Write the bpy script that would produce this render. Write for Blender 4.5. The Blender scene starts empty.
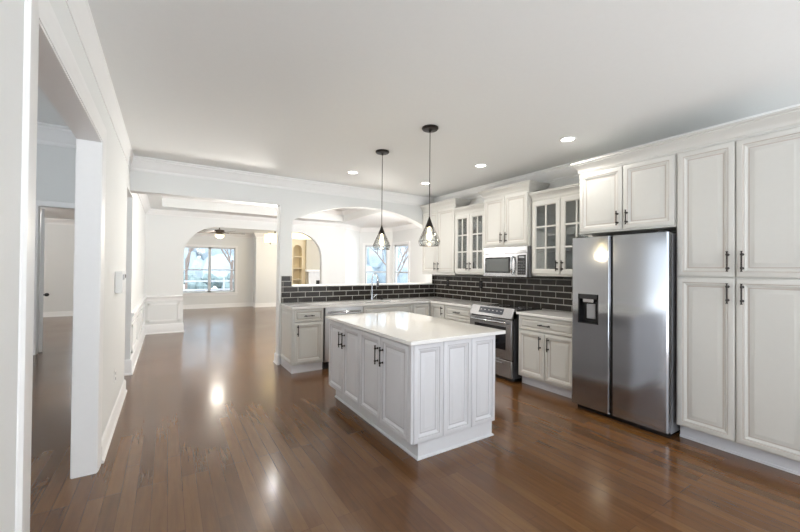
import bpy, bmesh, math, random
from mathutils import Vector, Matrix
random.seed(7)
C = bpy.context.scene.collection
PI = math.pi
# ------------------------------------------------------------------ camera
H = 1.441
yaw, pitch, roll = math.radians(32.56), math.radians(-.52), math.radians(.51)
F = Vector((math.sin(yaw)*math.cos(pitch), math.cos(yaw)*math.cos(pitch), -math.sin(pitch)))
R = Vector((math.cos(yaw), -math.sin(yaw), 0)); U = R.cross(F)
R2 = R*math.cos(roll)+U*math.sin(roll); U2 = -R*math.sin(roll)+U*math.cos(roll)
cd = bpy.data.cameras.new('camera'); cam = bpy.data.objects.new('camera', cd); C.objects.link(cam)
M4 = Matrix((R2, U2, -F)).transposed().to_4x4(); M4.translation = Vector((-.019, -.076, H)); cam.matrix_world = M4
cd.sensor_width = 36; cd.lens = 364.5/800*36; cd.clip_start = .03; cd.clip_end = 300
bpy.context.scene.camera = cam
# ------------------------------------------------------------------ sky and exposure
W = bpy.data.worlds.new('sky'); bpy.context.scene.world = W; W.use_nodes = True
wn = W.node_tree.nodes; wl = W.node_tree.links
bg = wn['Background']
tc = wn.new('ShaderNodeTexCoord'); nz = wn.new('ShaderNodeTexNoise'); nz.inputs['Scale'].default_value = 2.5; nz.inputs['Detail'].default_value = 4
cr = wn.new('ShaderNodeValToRGB'); cr.color_ramp.elements[0].color = (.80, .90, 1, 1); cr.color_ramp.elements[1].color = (1, 1, 1, 1)
cr.color_ramp.elements[0].position = .35; cr.color_ramp.elements[1].position = .65
wl.new(tc.outputs['Generated'], nz.inputs['Vector']); wl.new(nz.outputs['Fac'], cr.inputs[0]); wl.new(cr.outputs[0], bg.inputs[0])
# overcast sky above, brighter glow added below the horizon to light the ceilings
SKY, LOW_GLOW = 2.2, 5.0
sx = wn.new('ShaderNodeSeparateXYZ'); mr = wn.new('ShaderNodeMapRange'); mr.inputs['From Min'].default_value = -.12; mr.inputs['From Max'].default_value = .0
mr.inputs['To Min'].default_value = LOW_GLOW; mr.inputs['To Max'].default_value = SKY
wl.new(tc.outputs['Generated'], sx.inputs[0]); wl.new(sx.outputs['Z'], mr.inputs[0]); wl.new(mr.outputs[0], bg.inputs[1])
vs = bpy.context.scene.view_settings
vs.view_transform = 'Standard'; vs.look = 'None'; vs.gamma = 1; vs.use_curve_mapping = False; vs.exposure = 0.42
sun = bpy.data.lights.new('sun', 'SUN'); sun.energy = 4.5; sun.angle = .03; sun.color = (1, .97, .92)
so = bpy.data.objects.new('sun', sun); so.rotation_euler = (math.radians(30), 0, 0); C.objects.link(so)
def down_light(loc, w, size=.12, col=(1, .95, .87), spread=PI*.85):
    l = bpy.data.lights.new('downlight_beam', 'AREA'); l.shape = 'DISK'; l.size = size; l.energy = w; l.color = col; l.spread = spread
    o = bpy.data.objects.new('downlight_beam', l); o.location = loc; C.objects.link(o)
def point(loc, w, r=.04, col=(1, .85, .6)):
    l = bpy.data.lights.new('bulb_light', 'POINT'); l.energy = w; l.shadow_soft_size = r; l.color = col
    o = bpy.data.objects.new('bulb_light', l); o.location = loc; C.objects.link(o)
# ------------------------------------------------------------------ materials
MATS = {}
def mat(name, col, rough=.5, metal=0, bump=0, bscale=30, var=0, coat=0, spec=.5, aniso=0):
    if name in MATS: return MATS[name]
    m = bpy.data.materials.new(name); m.use_nodes = True; n = m.node_tree.nodes; l = m.node_tree.links
    b = n['Principled BSDF']; b.inputs['Base Color'].default_value = (*col, 1); b.inputs['Roughness'].default_value = rough
    b.inputs['Metallic'].default_value = metal; b.inputs['Coat Weight'].default_value = coat; b.inputs['Specular IOR Level'].default_value = spec
    b.inputs['Anisotropic'].default_value = aniso
    t = n.new('ShaderNodeTexCoord'); z = n.new('ShaderNodeTexNoise'); z.inputs['Scale'].default_value = bscale; z.inputs['Detail'].default_value = 4
    l.new(t.outputs['Object'], z.inputs['Vector'])
    r = n.new('ShaderNodeValToRGB'); v = max(var, .015)
    r.color_ramp.elements[0].color = (*[c*(1-v) for c in col], 1); r.color_ramp.elements[1].color = (*[min(1, c*(1+v)) for c in col], 1)
    l.new(z.outputs['Fac'], r.inputs[0]); l.new(r.outputs[0], b.inputs['Base Color'])
    if bump:
        bp = n.new('ShaderNodeBump'); bp.inputs['Strength'].default_value = bump; bp.inputs['Distance'].default_value = .002
        l.new(z.outputs['Fac'], bp.inputs['Height']); l.new(bp.outputs[0], b.inputs['Normal'])
    MATS[name] = m; return m
def emis(name, col, s):
    if name in MATS: return MATS[name]
    m = bpy.data.materials.new(name); m.use_nodes = True; b = m.node_tree.nodes['Principled BSDF']
    b.inputs['Base Color'].default_value = (*col, 1); b.inputs['Emission Color'].default_value = (*col, 1); b.inputs['Emission Strength'].default_value = s
    MATS[name] = m; return m
def glassmat(name, tint=(.95, .97, .97), refl=.12, rough=.02, blend=.35):
    m = bpy.data.materials.new(name); m.use_nodes = True; n = m.node_tree.nodes; l = m.node_tree.links
    for q in list(n):
        if q.type == 'BSDF_PRINCIPLED': n.remove(q)
    a = n.new('ShaderNodeBsdfTransparent'); a.inputs[0].default_value = (*tint, 1)
    g = n.new('ShaderNodeBsdfGlossy'); g.inputs['Roughness'].default_value = rough
    lw = n.new('ShaderNodeLayerWeight'); lw.inputs[0].default_value = blend
    mm = n.new('ShaderNodeMath'); mm.operation = 'MULTIPLY_ADD'; mm.inputs[1].default_value = .6; mm.inputs[2].default_value = refl*.4
    mm.use_clamp = True; l.new(lw.outputs['Fresnel'], mm.inputs[0])
    x = n.new('ShaderNodeMixShader'); l.new(mm.outputs[0], x.inputs[0]); l.new(a.outputs[0], x.inputs[1]); l.new(g.outputs[0], x.inputs[2])
    l.new(x.outputs[0], n['Material Output'].inputs['Surface']); MATS[name] = m; return m
wallp = mat('wall_paint', (.79, .80, .79), .65, bump=.05, bscale=120)
ceilp = mat('ceiling_paint', (.83, .845, .84), .8)
trimp = mat('trim_paint', (.87, .87, .865), .35)
cabp = mat('cabinet_paint', (.635, .63, .60), .38)
islp = mat('island_paint_cool_lit', (.70, .70, .725), .38)  # cool lavender tint of the daylight is put into this white
toep = mat('toe_kick_cool_lit', (.66, .67, .71), .45)  # lavender cast of the light near the floor, put into the colour
cabin = mat('cabinet_interior', (.42, .41, .37), .6)
bronze = mat('dark_bronze', (.035, .03, .028), .35, .8)
blackp = mat('black_plastic', (.012, .012, .014), .25)
blackg = mat('black_glass', (.008, .009, .012), .06)
chrome = mat('chrome', (.6, .62, .65), .12, 1)
whitep = mat('white_plastic', (.85, .85, .84), .35)
greyp = mat('grey_plastic', (.35, .36, .38), .4)
cream = mat('cream_paint', (.74, .66, .50), .6)
taupe = mat('taupe_paint', (.52, .49, .42), .6)
stone = mat('fireplace_marble', (.72, .73, .74), .35, var=.15, bscale=9)
grout = mat('grout', (.45, .44, .41), .8)
fanm = mat('fan_bronze', (.06, .045, .035), .4, .5)
quartz = mat('white_quartz', (.87, .86, .84), .07, var=.03, bscale=60, coat=.3)
glass = glassmat('window_glass', (.95, .97, .97), .02, .02, .08); cabglass = glassmat('cabinet_glass', (.80, .83, .82), .3, .03); shadeglass = glassmat('shade_glass', (.93, .94, .92), .25)
bulbm = emis('bulb_glow', (1, .82, .5), 9); canm = emis('downlight_glow', (1, .97, .92), 7); warmglow = emis('warm_shade_glow', (1, .86, .52), 1.1)
# brushed steel
def steel_mat(name, col, rough):
    m = mat(name, col, rough, 1); n = m.node_tree.nodes; l = m.node_tree.links; b = n['Principled BSDF']
    mp = n.new('ShaderNodeMapping'); mp.inputs['Scale'].default_value = (3, 3, 300)
    z = n.new('ShaderNodeTexNoise'); z.inputs['Scale'].default_value = 3
    t = n.new('ShaderNodeTexCoord'); l.new(t.outputs['Object'], mp.inputs[0]); l.new(mp.outputs[0], z.inputs['Vector'])
    bp = n.new('ShaderNodeBump'); bp.inputs['Strength'].default_value = .04; bp.inputs['Distance'].default_value = .0004
    l.new(z.outputs['Fac'], bp.inputs['Height']); l.new(bp.outputs[0], b.inputs['Normal']); return m
steel = steel_mat('brushed_steel', (.40, .41, .43), .13)
steel_light = steel_mat('pale_brushed_steel', (.40, .40, .41), .26)
steel_pale = steel_mat('satin_steel', (.70, .70, .69), .3)
steel_dark = mat('fridge_side_grey', (.32, .32, .34), .4, .4)
# tile
tilem = mat('charcoal_tile', (.026, .022, .019), .2, var=.45, bscale=5, spec=.3)
# hardwood
def wood_floor():
    m = bpy.data.materials.new('hardwood'); m.use_nodes = True; n = m.node_tree.nodes; l = m.node_tree.links; b = n['Principled BSDF']
    t = n.new('ShaderNodeTexCoord'); mp = n.new('ShaderNodeMapping'); mp.inputs['Rotation'].default_value = (0, 0, PI/2)
    l.new(t.outputs['Object'], mp.inputs[0])
    br = n.new('ShaderNodeTexBrick'); br.offset = .37; br.offset_frequency = 3; br.inputs['Scale'].default_value = 1
    br.inputs['Brick Width'].default_value = .95; br.inputs['Row Height'].default_value = .083; br.inputs['Mortar Size'].default_value = .0016
    br.inputs['Mortar Smooth'].default_value = .3; br.inputs['Bias'].default_value = 0
    br.inputs['Color1'].default_value = (0, 0, 0, 1); br.inputs['Color2'].default_value = (1, 1, 1, 1); br.inputs['Mortar'].default_value = (.2, .2, .2, 1)
    l.new(mp.outputs[0], br.inputs['Vector'])
    r = n.new('ShaderNodeValToRGB'); e = r.color_ramp.elements
    e[0].color = (.108, .045, .0125, 1); e[1].color = (.168, .077, .0245, 1); e.new(.5).color = (.136, .059, .0175, 1)
    l.new(br.outputs['Color'], r.inputs[0])
    g = n.new('ShaderNodeTexNoise'); mg = n.new('ShaderNodeMapping'); mg.inputs['Scale'].default_value = (12, 1.0, 1)
    l.new(t.outputs['Object'], mg.inputs[0]); l.new(mg.outputs[0], g.inputs['Vector']); g.inputs['Scale'].default_value = 3; g.inputs['Detail'].default_value = 6; g.inputs['Roughness'].default_value = .65
    gr = n.new('ShaderNodeValToRGB'); gr.color_ramp.elements[0].position = .3; gr.color_ramp.elements[1].position = .72
    gr.color_ramp.elements[0].color = (.80, .79, .78, 1); gr.color_ramp.elements[1].color = (1.16, 1.15, 1.13, 1); l.new(g.outputs['Fac'], gr.inputs[0])
    mx = n.new('ShaderNodeMix'); mx.data_type = 'RGBA'; mx.blend_type = 'MULTIPLY'; mx.inputs[0].default_value = 1
    l.new(r.outputs[0], mx.inputs[6]); l.new(gr.outputs[0], mx.inputs[7])
    md = n.new('ShaderNodeMix'); md.data_type = 'RGBA'; md.inputs[7].default_value = (.085, .036, .012, 1)
    l.new(br.outputs['Fac'], md.inputs[0]); l.new(mx.outputs[2], md.inputs[6]); l.new(md.outputs[2], b.inputs['Base Color'])
    w = n.new('ShaderNodeTexNoise'); w.inputs['Scale'].default_value = 1.4; w.inputs['Detail'].default_value = 3; l.new(t.outputs['Object'], w.inputs['Vector'])
    rr = n.new('ShaderNodeMapRange'); rr.inputs['To Min'].default_value = .17; rr.inputs['To Max'].default_value = .31
    l.new(w.outputs['Fac'], rr.inputs[0]); l.new(rr.outputs[0], b.inputs['Roughness'])
    bp = n.new('ShaderNodeBump'); bp.inputs['Strength'].default_value = .10; bp.inputs['Distance'].default_value = .0008; bp.invert = True
    ad = n.new('ShaderNodeMath'); ad.operation = 'ADD'; ml = n.new('ShaderNodeMath'); ml.operation = 'MULTIPLY'; ml.inputs[1].default_value = .5
    l.new(g.outputs['Fac'], ml.inputs[0]); l.new(ml.outputs[0], ad.inputs[0]); l.new(br.outputs['Fac'], ad.inputs[1])
    l.new(ad.outputs[0], bp.inputs['Height']); l.new(bp.outputs[0], b.inputs['Normal'])
    b.inputs['Specular IOR Level'].default_value = .4; b.inputs['Coat Weight'].default_value = .32; b.inputs['Coat Roughness'].default_value = .13
    return m
woodm = wood_floor()
# ------------------------------------------------------------------ mesh helpers
class MB:
    def __init__(s): s.v = []; s.f = []
    def add(s, vs, fs):
        k = len(s.v); s.v += [tuple(p) for p in vs]; s.f += [tuple(k+i for i in f) for f in fs]; return s
    def box(s, a, b):
        x0, y0, z0 = [min(a[i], b[i]) for i in range(3)]; x1, y1, z1 = [max(a[i], b[i]) for i in range(3)]
        return s.add([(x0, y0, z0), (x1, y0, z0), (x1, y1, z0), (x0, y1, z0), (x0, y0, z1), (x1, y0, z1), (x1, y1, z1), (x0, y1, z1)],
                     [(0, 3, 2, 1), (4, 5, 6, 7), (0, 1, 5, 4), (1, 2, 6, 5), (2, 3, 7, 6), (3, 0, 4, 7)])
    def prism(s, poly, axis, a, b):
        # poly: 2-D points; axis 'y': (x,z) swept along y; 'x': (y,z) along x; 'z': (x,y) along z
        def P(p, t): return {'y': (p[0], t, p[1]), 'x': (t, p[0], p[1]), 'z': (p[0], p[1], t)}[axis]
        n = len(poly)
        return s.add([P(p, a) for p in poly]+[P(p, b) for p in poly], [tuple(range(n)), tuple(range(2*n-1, n-1, -1))]+[(i, i+n, (i+1) % n+n, (i+1) % n) for i in range(n)])
    def cone(s, p0, p1, r0, r1, n=16, caps=True):
        p0 = Vector(p0); p1 = Vector(p1); d = (p1-p0).normalized(); a = d.orthogonal().normalized(); b = d.cross(a)
        vs = [p0+(a*math.cos(2*PI*i/n)+b*math.sin(2*PI*i/n))*r0 for i in range(n)]+[p1+(a*math.cos(2*PI*i/n)+b*math.sin(2*PI*i/n))*r1 for i in range(n)]
        fs = [(i, (i+1) % n, (i+1) % n+n, i+n) for i in range(n)]
        if caps: fs += [tuple(range(n-1, -1, -1)), tuple(range(n, 2*n))]
        return s.add(vs, fs)
    def cyl(s, p0, p1, r, n=16): return s.cone(p0, p1, r, r, n)
    def tube(s, pts, r, n=8, closed=False, radii=None):
        pts = [Vector(p) for p in pts]; m = len(pts); vs = []; a = None
        for i, p in enumerate(pts):
            if closed: t = (pts[(i+1) % m]-pts[i-1]).normalized()
            else: t = (pts[min(i+1, m-1)]-pts[max(i-1, 0)]).normalized()
            a = t.orthogonal().normalized() if a is None else (a-t*a.dot(t)).normalized()
            b = t.cross(a); rr = radii[i] if radii else r
            vs += [p+(a*math.cos(2*PI*j/n)+b*math.sin(2*PI*j/n))*rr for j in range(n)]
        fs = []
        for i in range(m if closed else m-1):
            i2 = (i+1) % m
            fs += [(i*n+j, i*n+(j+1) % n, i2*n+(j+1) % n, i2*n+j) for j in range(n)]
        if not closed: fs += [tuple(range(n-1, -1, -1)), tuple((m-1)*n+j for j in range(n))]
        return s.add(vs, fs)
    def lathe(s, prof, c=(0, 0, 0), n=24, cap=True):
        m = len(prof)
        vs = [(c[0]+r*math.cos(2*PI*j/n), c[1]+r*math.sin(2*PI*j/n), c[2]+z) for r, z in prof for j in range(n)]
        fs = [(i*n+j, i*n+(j+1) % n, (i+1)*n+(j+1) % n, (i+1)*n+j) for i in range(m-1) for j in range(n)]
        if cap: fs += [tuple(range(n-1, -1, -1)), tuple((m-1)*n+j for j in range(n))]
        return s.add(vs, fs)
    def rings(s, x0, x1, z0, z1, prof, y=0):
        # nested rectangles facing -y: prof = [(inset, height out of the plane)]
        vs = []
        for ins, h in prof: vs += [(x0+ins, y-h, z0+ins), (x1-ins, y-h, z0+ins), (x1-ins, y-h, z1-ins), (x0+ins, y-h, z1-ins)]
        m = len(prof); fs = [(i*4+j, i*4+(j+1) % 4, (i+1)*4+(j+1) % 4, (i+1)*4+j) for i in range(m-1) for j in range(4)]
        fs += [((m-1)*4, (m-1)*4+1, (m-1)*4+2, (m-1)*4+3), (3, 2, 1, 0)]
        return s.add(vs, fs)
    def sweep(s, path, prof, closed=False, vert=None):
        # path in plan (x,y); prof (d,z): d = offset to the LEFT of travel
        m = len(path); P = [Vector((p[0], p[1])) for p in path]; vs = []
        for i in range(m):
            def nrm(a, b): d = (b-a).normalized(); return Vector((-d.y, d.x))
            ns = []
            if closed or i > 0: ns.append(nrm(P[i-1], P[i]))
            if closed or i < m-1: ns.append(nrm(P[i], P[(i+1) % m]))
            if len(ns) == 2: q = (ns[0]+ns[1]); q = q/(q.dot(ns[0]))
            else: q = ns[0]
            vs += [(P[i].x+q.x*d, P[i].y+q.y*d, z) for d, z in prof]
        n = len(prof); fs = []
        for i in range(m if closed else m-1):
            i2 = (i+1) % m; fs += [(i*n+j, i2*n+j, i2*n+(j+1) % n, i*n+(j+1) % n) for j in range(n)]
        if not closed: fs += [tuple(range(n)), tuple((m-1)*n+j for j in range(n-1, -1, -1))]
        return s.add(vs, fs)
    def build(s, name, m, parent=None, bev=0, smooth=True, loc=None, rot=None):
        me = bpy.data.meshes.new(name); me.from_pydata(s.v, [], s.f)
        b = bmesh.new(); b.from_mesh(me); bmesh.ops.recalc_face_normals(b, faces=b.faces); b.to_mesh(me); b.free()
        me.materials.append(m)
        if smooth:
            me.polygons.foreach_set('use_smooth', [True]*len(me.polygons)); me.set_sharp_from_angle(angle=math.radians(32))
        o = bpy.data.objects.new(name, me); C.objects.link(o)
        if parent: o.parent = parent
        if loc: o.location = loc
        if rot: o.rotation_euler = rot
        if bev:
            md = o.modifiers.new('bevel', 'BEVEL'); md.width = bev; md.segments = 2; md.limit_method = 'ANGLE'; md.angle_limit = math.radians(40)
        return o
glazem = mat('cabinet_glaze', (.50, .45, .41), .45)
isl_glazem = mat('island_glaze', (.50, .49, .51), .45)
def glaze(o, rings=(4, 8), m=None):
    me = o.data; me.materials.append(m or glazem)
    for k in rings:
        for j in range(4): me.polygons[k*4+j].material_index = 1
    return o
def B(a, b): return MB().box(a, b)
def thing(name, label, cat, loc=(0, 0, 0), rz=0, group=None):
    o = bpy.data.objects.new(name, None); C.objects.link(o); o.location = loc; o.rotation_euler = (0, 0, rz); o.empty_display_size = .1
    o['label'] = label; o['category'] = cat
    if group: o['group'] = group
    return o
def tag(o, label, cat, group=None, kind=None):
    o['label'] = label; o['category'] = cat
    if group: o['group'] = group
    if kind: o['kind'] = kind
    return o
def struct(name, mb, m, parent=None, bev=0, label=None):
    o = mb.build(name, m, parent, bev)
    if not parent:
        o['kind'] = 'structure'
        if label: o['label'] = label
    return o
RX = -PI/2   # faces -x (things on the right-hand wall)
# ------------------------------------------------------------------ structure: kitchen shell
CZ = 2.80; WL = -.42; WR = 4.335; YB = 5.5; YB2 = 5.68; YD = 9.4
struct('floor', B((-6.5, -3, -.1), (8, 14.7, 0)), woodm, label='dark brown glossy hardwood floor')
struct('ceiling', B((WL-.16, -3, CZ), (WR+.15, YB+.0, CZ+.1)), ceilp, label='flat white kitchen ceiling')
# left wall: wide cased opening y 1.80-3.20, passage opening 5.15-6.0
lw = MB()
lw.box((WL-.13, -3, 0), (WL, 1.70, CZ)); lw.box((WL-.13, 1.70, 2.325), (WL, 3.22, CZ)); lw.box((WL-.13, 3.22, 0), (WL, 5.17, CZ))
lw.box((WL-.13, 5.17, 2.37), (WL, 5.98, CZ)); lw.box((WL-.13, 5.98, 0), (WL, 9.55, CZ))
struct('wall_left', lw, wallp, label='white left wall with a wide cased opening')
bw = MB(); R0 = (1.342**2+.325**2)/(2*.325)
arc = [(1.585+(4.27-1.585)*i/32) for i in range(33)]
arc = [(x, 2.5-(R0-math.sqrt(max(0, R0*R0-(x-2.9275)**2)))) for x in arc]
bw.prism([(WL, 2.385), (1.40, 2.385), (1.40, 0), (1.585, 0)]+arc+[(4.27, 0), (WR, 0), (WR, CZ), (WL, CZ)], 'y', YB, YB2)
bw.box((1.585, YB, 0), (4.27, YB2, 1.16))
struct('wall_back', bw, wallp, label='white wall with an arched pass-through and a wide opening to the dining room')
struct('wall_right', MB().box((WR, .2, 0), (WR+.15, YB2, CZ)).box((WR, -3, 2.35), (WR+.15, .2, CZ)).box((WR, -3, 0), (WR+.15, -2.8, 2.35)).box((WR, -1.1, 0), (WR+.15, .2, 2.35)), wallp, label='white wall behind the range and wall cabinets')  # unseen gap at the near end is added to brighten the left wall
struct('trim_1', B((1.587, YB-.02, 1.161), (4.268, YB2+.02, 1.182)), trimp, bev=.003, label='white ledge of the arched pass-through')
CROWN = [(0, CZ-.165), (.012, CZ-.165), (.018, CZ-.15), (.018, CZ-.135), (.03, CZ-.12), (.05, CZ-.085), (.075, CZ-.05), (.085, CZ-.04), (.085, CZ-.025), (.10, CZ-.015), (.10, CZ-.001), (0, CZ-.001)]
CRL = [(d*.42, z) for d, z in CROWN]
def rev(p): return [(-d, z) for d, z in p]
struct('trim_2', MB().sweep([(WL, -3), (WL, YB)], rev(CRL)), trimp, label='white crown molding along the left wall')
struct('trim_3', MB().sweep([(WL+.0, YB), (WR, YB), (WR, -3)], rev(CROWN)), trimp, label='white crown molding of the back and right walls')
BASE = [(0, 0), (.028, 0), (.028, .012), (.018, .024), (.016, .028), (.016, .12), (.010, .138), (.004, .145), (0, .145)]
struct('baseboard_left', MB().sweep([(WL, 3.347), (WL, 5.17), (WL-.13, 5.17)], rev(BASE)), trimp, label='white baseboard of the left kitchen wall')
struct('baseboard_pier', MB().sweep([(1.41, YB), (1.40, YB), (1.40, YB2), (1.70, YB2)], [(d, z) for d, z in BASE]), trimp)
# cased opening in the left wall
cas = MB()
def casing(mb, y0, y1, ztop, x, w=.125, out=.014, sgn=1):
    P = [(0, 0), (0, .5), (.08, .62), (.16, .62), (.22, .8), (.62, .85), (.70, 1), (.93, 1), (1, .35), (1, 0)]
    for sy, yy in ((-1, y0), (1, y1)):
        mb.prism([(x+sgn*out*t, yy+sy*w*u) for u, t in P], 'z', 0, ztop)
    mb.prism([(x+sgn*out*t, ztop+w*u) for u, t in P], 'y', y0-w, y1+w) if False else None
    pp = [(x+sgn*out*t, ztop+w*u) for u, t in P]; n = len(pp)
    # mitred head piece: vertices slide outwards with the profile
    vs = [(px, y0-(pz-ztop), pz) for px, pz in pp]+[(px, y1+(pz-ztop), pz) for px, pz in pp]
    mb.add(vs, [tuple(range(n)), tuple(range(2*n-1, n-1, -1))]+[(i, i+n, (i+1) % n+n, (i+1) % n) for i in range(n)])
    for sy, yy in ((-1, y0), (1, y1)):
        vs = [(x+sgn*out*t, yy+sy*w*u, ztop) for u, t in P]+[(x+sgn*out*t, yy+sy*w*u, ztop+w*u+1e-4) for u, t in P]
        mb.add(vs, [tuple(range(n)), tuple(range(2*n-1, n-1, -1))]+[(i, i+n, (i+1) % n+n, (i+1) % n) for i in range(n)])
casing(cas, 1.70, 3.22, 2.325, WL)
casing(cas, 1.70, 3.22, 2.325, WL-.13, sgn=-1)
cas.box((WL-.131, 1.699, 0), (WL+.003, 1.712, 2.324)); cas.box((WL-.131, 3.208, 0), (WL+.003, 3.221, 2.324)); cas.box((WL-.131, 1.699, 2.313), (WL+.003, 3.221, 2.326))
struct('trim_4', cas, trimp, bev=.003, label='white door casing around the wide left opening')
# ------------------------------------------------------------------ dining room
far = MB()
def archpts(x0, x1, zt, a, b, n=12):
    L = [(x0+a-a*math.cos(t), zt-b+b*math.sin(t)) for t in [PI/2*i/n for i in range(n+1)]]
    return L+[(x0+x1-x, z) for x, z in reversed(L)]
far.prism([(WL, 0), (.29, 0)]+archpts(.29, 3.51, 2.39, .68, .68)+[(3.51, 0), (4.21, 0), (4.21, 2.95), (WL, 2.95)], 'y', YD, YD+.14)
struct('wall_far', far, wallp, label='white far dining wall with a wide arched opening')
bay = [(4.21, YD), (4.92, 9.95), (5.70, 9.30), (5.70, 5.5)]
def wallseg(p, q, th, z0, z1, holes=()):
    # vertical slab from p to q, thickness to the left of travel; holes (s0,s1,z0,z1) in metres along
    p = Vector(p); q = Vector(q); d = (q-p); L = d.length; d.normalize(); n = Vector((-d.y, d.x))
    mb = MB(); s = 0
    def slab(s0, s1, a, b):
        if s1-s0 < 1e-4 or b-a < 1e-4: return
        A = p+d*s0; Bq = p+d*s1
        mb.prism([(A.x, A.y), (Bq.x, Bq.y), ((Bq+n*th).x, (Bq+n*th).y), ((A+n*th).x, (A+n*th).y)], 'z', a, b)
    for h in sorted(holes):
        slab(s, h[0], z0, z1); slab(h[0], h[1], z0, h[2]); slab(h[0], h[1], h[3], z1); s = h[1]
    slab(s, L, z0, z1); return mb
struct('wall_bay_left', wallseg(bay[0], bay[1], .12, 0, 2.95), wallp)
LB = (Vector(bay[2])-Vector(bay[1])).length
struct('wall_bay_back', wallseg(bay[1], bay[2], .12, 0, 2.95, [(.17, .85, .55, 2.16)]), wallp)
struct('wall_bay_right', wallseg(bay[2], bay[3], .12, 0, 2.95, [(.08, .86, .55, 2.16), (1.75, 3.65, .05, 2.45)]), wallp)  # second, larger opening is unseen, added to light the dining room
def window(nm, p, q, s0, s1, z0, z1, label, mull=0):
    # window set into a wall running p->q ; local x along the wall, room side is local -y (right of travel)
    p = Vector(p); q = Vector(q); d = (q-p).normalized(); o = p+d*s0
    t = bpy.data.objects.new(nm, None); C.objects.link(t); t.location = (o.x, o.y, 0); t.rotation_euler = (0, 0, math.atan2(d.y, d.x)); t['kind'] = 'structure'; t['label'] = label
    w = s1-s0; c = MB()
    cw = .075
    for a, b, u, v in ((-cw, 0, z0-.02, z1+cw), (w, w+cw, z0-.02, z1+cw), (0, w, z1, z1+cw)): c.box((a, -.018, u), (b, 0, v)); 
    c.box((-cw-.02, -.05, z0-.03), (w+cw+.02, 0, z0)); c.box((-cw, -.016, z0-.11), (w+cw, 0, z0-.03))
    c.build('window_casing', trimp, t, .003)
    f = MB(); n = 1+mull
    xs = [w*i/n for i in range(n+1)]
    f.box((0, .03, z0), (.04, .09, z1)); f.box((w-.04, .03, z0), (w, .09, z1)); f.box((0, .03, z1-.05), (w, .09, z1)); f.box((0, .03, z0), (w, .09, z0+.06))
    for x in xs[1:-1]: f.box((x-.045, .03, z0), (x+.045, .09, z1))
    zm = (z0+z1)/2; f.box((0, .04, zm-.02), (w, .085, zm+.02))
    f.build('window_sash', mat('sash_paint', (.62, .65, .68), .5), t)
    B((.01, .058, z0+.01), (w-.01, .064, z1-.01)).build('window_pane', glass, t)
    return t
window('window_1', bay[1], bay[2], .17, .85, .55, 2.16, 'tall double-hung window of the dining bay, left of two')
window('window_2', bay[2], bay[3], .08, .86, .55, 2.16, 'narrow window of the dining bay, right of two')
# dining ceiling with raised tray
DZ = 2.69; TZ = 2.95; tx0, tx1, ty0, ty1 = -.12, 3.9, 6.35, 8.85
dc = MB()
dc.box((WL, YB2, DZ), (tx0, YD, DZ+.05)); dc.box((tx1, YB2, DZ), (5.9, YD, DZ+.05)); dc.box((tx0, YB2, DZ), (tx1, ty0, DZ+.05)); dc.box((tx0, ty1, DZ), (tx1, YD, DZ+.05))
dc.prism([(4.21, YD), (5.9, YD), (5.9, 9.45), (4.92, 10.1), (4.21, 9.5)], 'z', DZ, DZ+.05)
dc.box((tx0-.02, ty0-.02, TZ), (tx1+.02, ty1+.02, TZ+.05))
for a, b in (((tx0-.03, ty0-.03), (tx0, ty1+.03)), ((tx1, ty0-.03), (tx1+.03, ty1+.03)), ((tx0, ty0-.03), (tx1, ty0)), ((tx0, ty1), (tx1, ty1+.03))):
    dc.box((*a, DZ+.05), (*b, TZ+.0))
struct('ceiling_dining', dc, ceilp, label='white dining room ceiling with a raised tray')
tr = [(0, TZ-.09), (.01, TZ-.09), (.03, TZ-.05), (.06, TZ-.02), (.06, TZ), (0, TZ)]
struct('trim_5', MB().sweep([(tx0, ty0), (tx1, ty0), (tx1, ty1), (tx0, ty1)], tr, closed=True), trimp, label='crown molding inside the raised dining tray')
dcr = [(d*.9, z-CZ+DZ) for d, z in CROWN]
struct('trim_6', MB().sweep([(WL, YB2), (WL, YD), (4.21, YD), bay[1], bay[2], bay[3]], rev([(d, DZ-(DZ-z)*.7) for d, z in dcr])), trimp, label='crown molding of the dining room')
RAIL = [(0, .70), (.012, .705), (.015, .76), (.022, .775), (.034, .785), (.038, .80), (.03, .82), (0, .825)]
BIG = [(0, 0), (.03, 0), (.03, .015), (.018, .03), (.018, .17), (.008, .20), (0, .205)]
struct('trim_7', MB().sweep([(WL, 5.99), (WL, YD), (.285, YD)], rev(RAIL)), trimp, label='white chair rail of the dining room')
struct('baseboard_dining', MB().sweep([(WL-.13, 5.98), (WL, 5.98), (WL, YD), (.29, YD), (.29, YD+.14)], rev(BIG)), trimp)
wp = MB()
def frame_on(mb, a, b, z0, z1, fixed, axis, t=.014, w=.03):
    for u0, u1, v0, v1 in ((a, b, z0, z0+w), (a, b, z1-w, z1), (a, a+w, z0, z1), (b-w, b, z0, z1)):
        if axis == 'y': mb.box((u0, fixed-t, v0), (u1, fixed, v1))
        else: mb.box((fixed, u0, v0), (fixed+t, u1, v1))
frame_on(wp, WL+.06, .22, .26, .65, YD, 'y')
for a, b in ((6.1, 7.1), (7.2, 8.2), (8.3, 9.3)): frame_on(wp, a, b, .26, .65, WL, 'x')
struct('trim_8', wp, trimp, label='picture-frame wainscot moldings of the dining room')
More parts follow.
